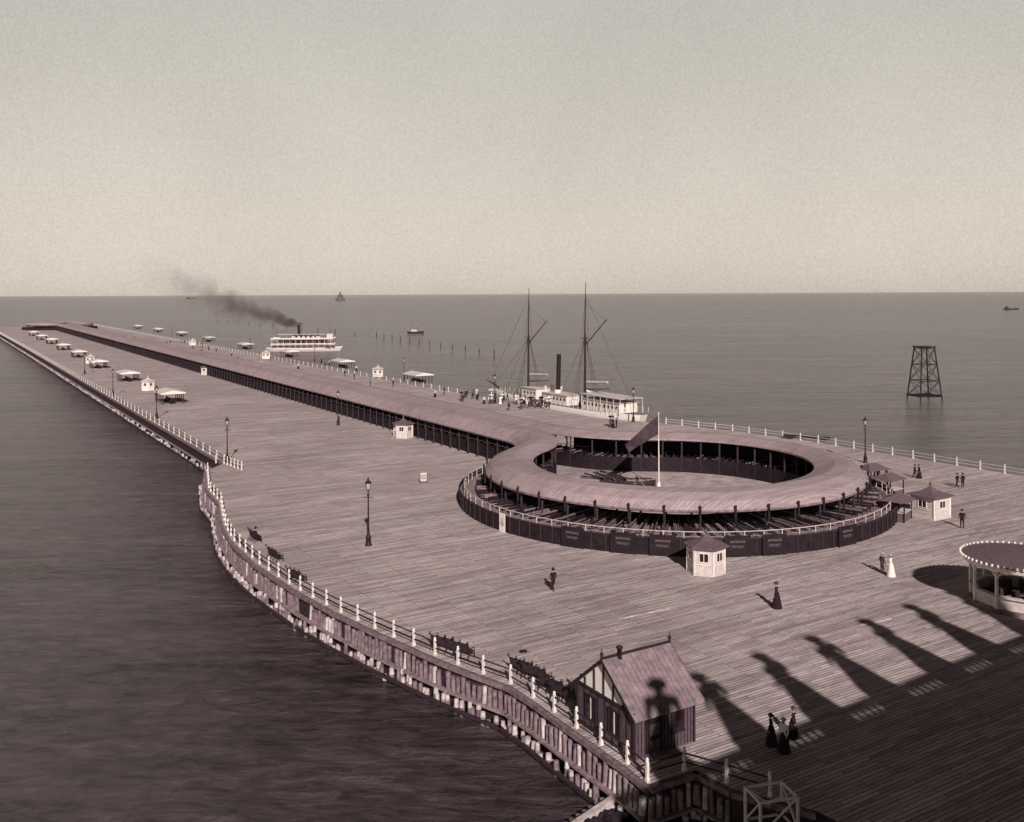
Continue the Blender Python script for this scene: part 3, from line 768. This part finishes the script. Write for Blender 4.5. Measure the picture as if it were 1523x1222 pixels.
RR=MN('ADD',MN('MULTIPLY',MN('POWER',T,rP),rA),1.2)
dzz=MN('SUBTRACT',sx.outputs['Z'],CZ); dyy=MN('SUBTRACT',sx.outputs['Y'],sp.y)
dist=MN('DIVIDE',MN('SQRT',MN('ADD',MN('MULTIPLY',dzz,dzz),MN('MULTIPLY',dyy,dyy))),RR)
nz=nt.nodes.new('ShaderNodeTexNoise'); nz.inputs['Scale'].default_value=.14; nz.inputs['Detail'].default_value=6; nz.inputs['Roughness'].default_value=.68
nt.links.new(tc.outputs['Object'],nz.inputs['Vector'])
prof=MN('MULTIPLY',MN('ADD',MN('SUBTRACT',.95,dist),MN('MULTIPLY',MN('SUBTRACT',nz.outputs['Fac'],.5),3.6)),1.0,True)
fade=MN('POWER',MN('SUBTRACT',1.0,T),1.9)
nt.links.new(MN('MULTIPLY',MN('MULTIPLY',prof,fade),MN('DIVIDE',2.3,MN('POWER',RR,.95))),vol.inputs['Density'])
b.obj('smoke_plume'); bpy.data.objects['smoke_plume'].data.materials[0]=sm
# ------------------------------------------------------------------ distant craft
def far_steamer(px,py,L,name):
    p=P(px,py,WZ); b=MB(); hull(b,L,L*.16,L*.06,darkwood,darkwood,L*.02); b.box((-L*.3,0,L*.11),(L*.16,L*.1,L*.08),darkwood)
    b.cyl((-L*.3,0,L*.1),(-L*.31,0,L*.24),L*.02,L*.018,iron,8)
    for x in(-.1,.25): b.cyl((x*L,0,L*.05),(x*L,0,L*.3),L*.008,L*.005,iron,5)
    b.obj(name,p,.2)
far_steamer(284,444.0,70,'distant_steamer'); far_steamer(1504,460,25,'distant_barge')
hz=mat('grey_masonry',0.16,0.9,.2,.1,col=(.13,.11,.115))  # mid grey for the whole crib, slight noise
p=P(506,446.5,WZ); b=MB(); b.lathe((0,0,0),[(22,-2),(21,10),(12,10.5),(12,20),(14,21),(5,27),(4,28),(4,36),(0,39)],hz,12,smooth=False); b.obj('water_intake_crib',p)
p=P(618,495,WZ); b=MB(); hull(b,11,2.8,1.0,darkwood,midwood,.4); b.box((-1,0,1.8),(4,1.8,1.4),cream); b.box((-1,0,2.6),(5,2.2,.1),darkwood); b.cyl((.8,0,2),(.8,0,4.3),.22,.2,iron,8); b.obj('steam_launch',p,.1)
b=MB()
for a,c in(((325,478),(560,500)),((560,500),(735,528))):
    A1=P(*a,WZ);A2=P(*c,WZ); Ls=(A2-A1).length
    for p,d in resample([A1,A2],Ls/11):
        b.cyl(p+Vector((0,0,-1)),p+Vector((random.uniform(-.1,.1),0,random.uniform(1.8,2.8))),.24,.2,darkwood,6)
b.obj('mooring_piles')
tp=P(1375,593,WZ); b=MB(); Ht=13.0; wb=2.9; wt=1.65
def cr(sx_,sy_,z): w=wb+(wt-wb)*z/Ht; return Vector((sx_*w,sy_*w,z))
cs=[(-1,-1),(1,-1),(1,1),(-1,1)]; lv=[.8,4.6,8.6,12.6]
for c in cs: b.beam(cr(*c,-3),cr(*c,Ht),.24,.24,iron)
for i in range(4):
    a=cs[i];c=cs[(i+1)%4]
    for z in lv: b.beam(cr(*a,z),cr(*c,z),.18,.18,iron)
    for z0,z1 in zip(lv,lv[1:]): b.beam(cr(*a,z0),cr(*c,z1),.1,.1,iron); b.beam(cr(*c,z0),cr(*a,z1),.1,.1,iron)
b.box((0,0,Ht),(4.0,4.0,.25),iron)
for i in range(8): b.box((-3.2+i*.9,0,1.0),(.25,6.6,.12),iron)
b.beam((.2,-2.5,.5),(.2,-1.6,Ht),.06,.06,iron); b.beam((-.3,-2.5,.5),(-.3,-1.6,Ht),.06,.06,iron)
b.obj('beacon_tower',tp,.15)
# ------------------------------------------------------------------ colonnade building behind (source of the long shadows)
SE=math.radians(30); sd=Vector((-.165,.986,0)).normalized()
BD=Vector((.825,.566,0)).normalized(); ZP=22.0
base0=Vector((12.8,49.9,0))-sd*(ZP/math.tan(SE))
bl=empty('colonnade_building',base0,math.atan2(BD.y,BD.x))
T0=-9; T1=75; b=MB()
b.box(((T0+T1)/2,-6,19.3),(T1-T0,11,2.6),stone); b.box(((T0+T1)/2,-6,20.7),(T1-T0+1,12.0,.3),stone); b.box(((T0+T1)/2,-10,9),(T1-T0,1,18),stone)
b.box(((T0+T1)/2,-6,.4),(T1-T0,11,.8),stone); b.box(((T0+T1)/2,-.4,21.05),(T1-T0,.7,.4),stone); b.box(((T0+T1)/2,-.4,22.1),(T1-T0,.6,.35),stone)
b.obj('entablature',parent=bl); b=MB()
x=T0+2
while x<T1: b.lathe((x,-2.2,.8),[(1.2,0),(1.2,.4),(.95,.6),(.8,15.5),(1.2,16.6),(1.3,17.3)],stone,14); x+=5.9
b.obj('columns',parent=bl); b=MB(); x=T0+.3
while x<T1: b.box((x,-.4,21.6),(.26,.3,.72),stone); x+=.55
b.obj('parapet',parent=bl)
st=person(True,'stand',stone,stone,'wide')
for i in range(len(st.materials)): st.materials[i]=stone
for t_ in (-5.8,0,5.8,11.2,17.2,22.8,28.6,34.4,40.2,46,51.8):
    bb=MB(); bb.box((t_,-.5,21.7),(2.0,1.5,1.8),stone); bb.obj('pedestal',parent=bl)
    o=place(st,'statue',(t_,-.5,22.55),random.uniform(-.5,.5),2.8,bl); o.scale=(3.7,3.7,2.85)
# ------------------------------------------------------------------ water
wm=bpy.data.materials.new('lake_water'); wm.use_nodes=True; nt=wm.node_tree; N_=nt.nodes.new; Lk=nt.links.new; bs=nt.nodes['Principled BSDF']
tc=N_('ShaderNodeTexCoord')
def noi(sx_,sy_,rot,det,rg=.6,dist=0):
    mp=N_('ShaderNodeMapping'); mp.inputs['Scale'].default_value=(sx_,sy_,1); mp.inputs['Rotation'].default_value=(0,0,rot); Lk(tc.outputs['Object'],mp.inputs['Vector'])
    n=N_('ShaderNodeTexNoise'); n.inputs['Scale'].default_value=1; n.inputs['Detail'].default_value=det; n.inputs['Roughness'].default_value=rg; n.inputs['Distortion'].default_value=dist; Lk(mp.outputs['Vector'],n.inputs['Vector']); return n.outputs['Fac']
a1=noi(.4,.95,.2,7,.75,.6); a2=noi(1.3,3.0,-.1,5,.7); a3=noi(.0012,.011,.05,7,.75); a4=noi(.02,.07,-.2,7,.75)
a5=noi(.08,.3,.12,4,.6,.5); a6=noi(.03,.16,.03,7,.75)
hsum=MN('ADD',MN('ADD',MN('MULTIPLY',a1,1.2),MN('MULTIPLY',a2,.4)),MN('MULTIPLY',a5,2.6))
bp=N_('ShaderNodeBump'); bp.inputs['Strength'].default_value=1.0; bp.inputs['Distance'].default_value=1.6; Lk(hsum,bp.inputs['Height']); Lk(bp.outputs['Normal'],bs.inputs['Normal'])
mx=MN('ADD',MN('ADD',MN('MULTIPLY',a3,.2),MN('MULTIPLY',a4,.15)),MN('ADD',MN('MULTIPLY',a1,.4),MN('MULTIPLY',a6,.25)))
rp=N_('ShaderNodeValToRGB'); rp.color_ramp.elements[0].position=.43; rp.color_ramp.elements[1].position=.58
rp.color_ramp.elements[0].color=(*tone(.005),1); rp.color_ramp.elements[1].color=(*tone(.13),1); Lk(mx,rp.inputs['Fac']); Lk(rp.outputs['Color'],bs.inputs['Base Color'])  # light and dark of the ripples painted into the base colour
bs.inputs['Roughness'].default_value=.16; bs.inputs['IOR'].default_value=1.33; bs.inputs['Specular Tint'].default_value=(1,.83,.88,1)
b=MB(); Q=90000; b.add([(-Q,-Q,WZ),(Q,-Q,WZ),(Q,Q,WZ),(-Q,Q,WZ)],[(0,1,2,3)],wm); b.obj('lake_water')
# ------------------------------------------------------------------ sky, sun, camera
w=bpy.data.worlds.new('World'); S.world=w; w.use_nodes=True; nt=w.node_tree; bg=nt.nodes['Background']
sky=nt.nodes.new('ShaderNodeTexSky'); sky.sky_type='NISHITA'; sky.sun_disc=False; sky.sun_elevation=SE
sunv=-sd; sky.sun_rotation=math.atan2(sunv.x,sunv.y); sky.dust_density=1
bw=nt.nodes.new('ShaderNodeRGBToBW'); nt.links.new(sky.outputs[0],bw.inputs[0])
gm_=MN('POWER',MN('MAXIMUM',bw.outputs[0],.01),.25)
tc=nt.nodes.new('ShaderNodeTexCoord'); sx=nt.nodes.new('ShaderNodeSeparateXYZ'); nt.links.new(tc.outputs['Generated'],sx.inputs[0])
cr_=nt.nodes.new('ShaderNodeValToRGB'); nt.links.new(sx.outputs['Z'],cr_.inputs['Fac'])
E_=cr_.color_ramp; E_.elements[0].position=0; E_.elements[0].color=(.59,.51,.45,1); E_.elements[1].position=1; E_.elements[1].color=(.014,.011,.013,1)
for p_,c_ in((.12,(.575,.525,.46)),(.3,(.53,.515,.465)),(.36,(.15,.135,.135)),(.46,(.035,.03,.033))):
    q_=E_.elements.new(p_); q_.color=(*c_,1)
n1=nt.nodes.new('ShaderNodeTexNoise'); n1.inputs['Scale'].default_value=420; n1.inputs['Detail'].default_value=2; nt.links.new(tc.outputs['Generated'],n1.inputs['Vector'])
n2=nt.nodes.new('ShaderNodeTexNoise'); n2.inputs['Scale'].default_value=4; n2.inputs['Detail'].default_value=7; nt.links.new(tc.outputs['Generated'],n2.inputs['Vector'])
var=MN('ADD',MN('MULTIPLY',MN('SUBTRACT',n1.outputs['Fac'],.5),.36),MN('ADD',MN('MULTIPLY',MN('SUBTRACT',n2.outputs['Fac'],.5),.26),1.0))
vm=nt.nodes.new('ShaderNodeVectorMath'); vm.operation='SCALE'; nt.links.new(cr_.outputs['Color'],vm.inputs[0])
nt.links.new(MN('MULTIPLY',MN('MULTIPLY',var,gm_),6.1),vm.inputs['Scale'])
nt.links.new(vm.outputs[0],bg.inputs['Color']); bg.inputs['Strength'].default_value=.12
ld=bpy.data.lights.new('sun','SUN'); ld.energy=5.0; ld.angle=math.radians(.5); ld.color=(1,.95,.89)
so=bpy.data.objects.new('sun',ld); S.collection.objects.link(so)
dirv=Vector((sd.x*math.cos(SE),sd.y*math.cos(SE),-math.sin(SE))); so.rotation_euler=dirv.to_track_quat('-Z','Y').to_euler()
cd=bpy.data.cameras.new('camera'); cam=bpy.data.objects.new('camera',cd); S.collection.objects.link(cam)
cd.sensor_width=36; cd.lens=36*F/1523; cd.shift_y=-(611-CY)/1523; cd.clip_end=200000; cd.clip_start=.5
cam.matrix_world=Matrix.Translation((0,0,H))@Matrix.Rotation(math.pi/2,4,'X')@Matrix.Rotation(-RO,4,'Z')
S.camera=cam
S.view_settings.view_transform='Standard'; S.view_settings.look='None'; S.view_settings.exposure=0
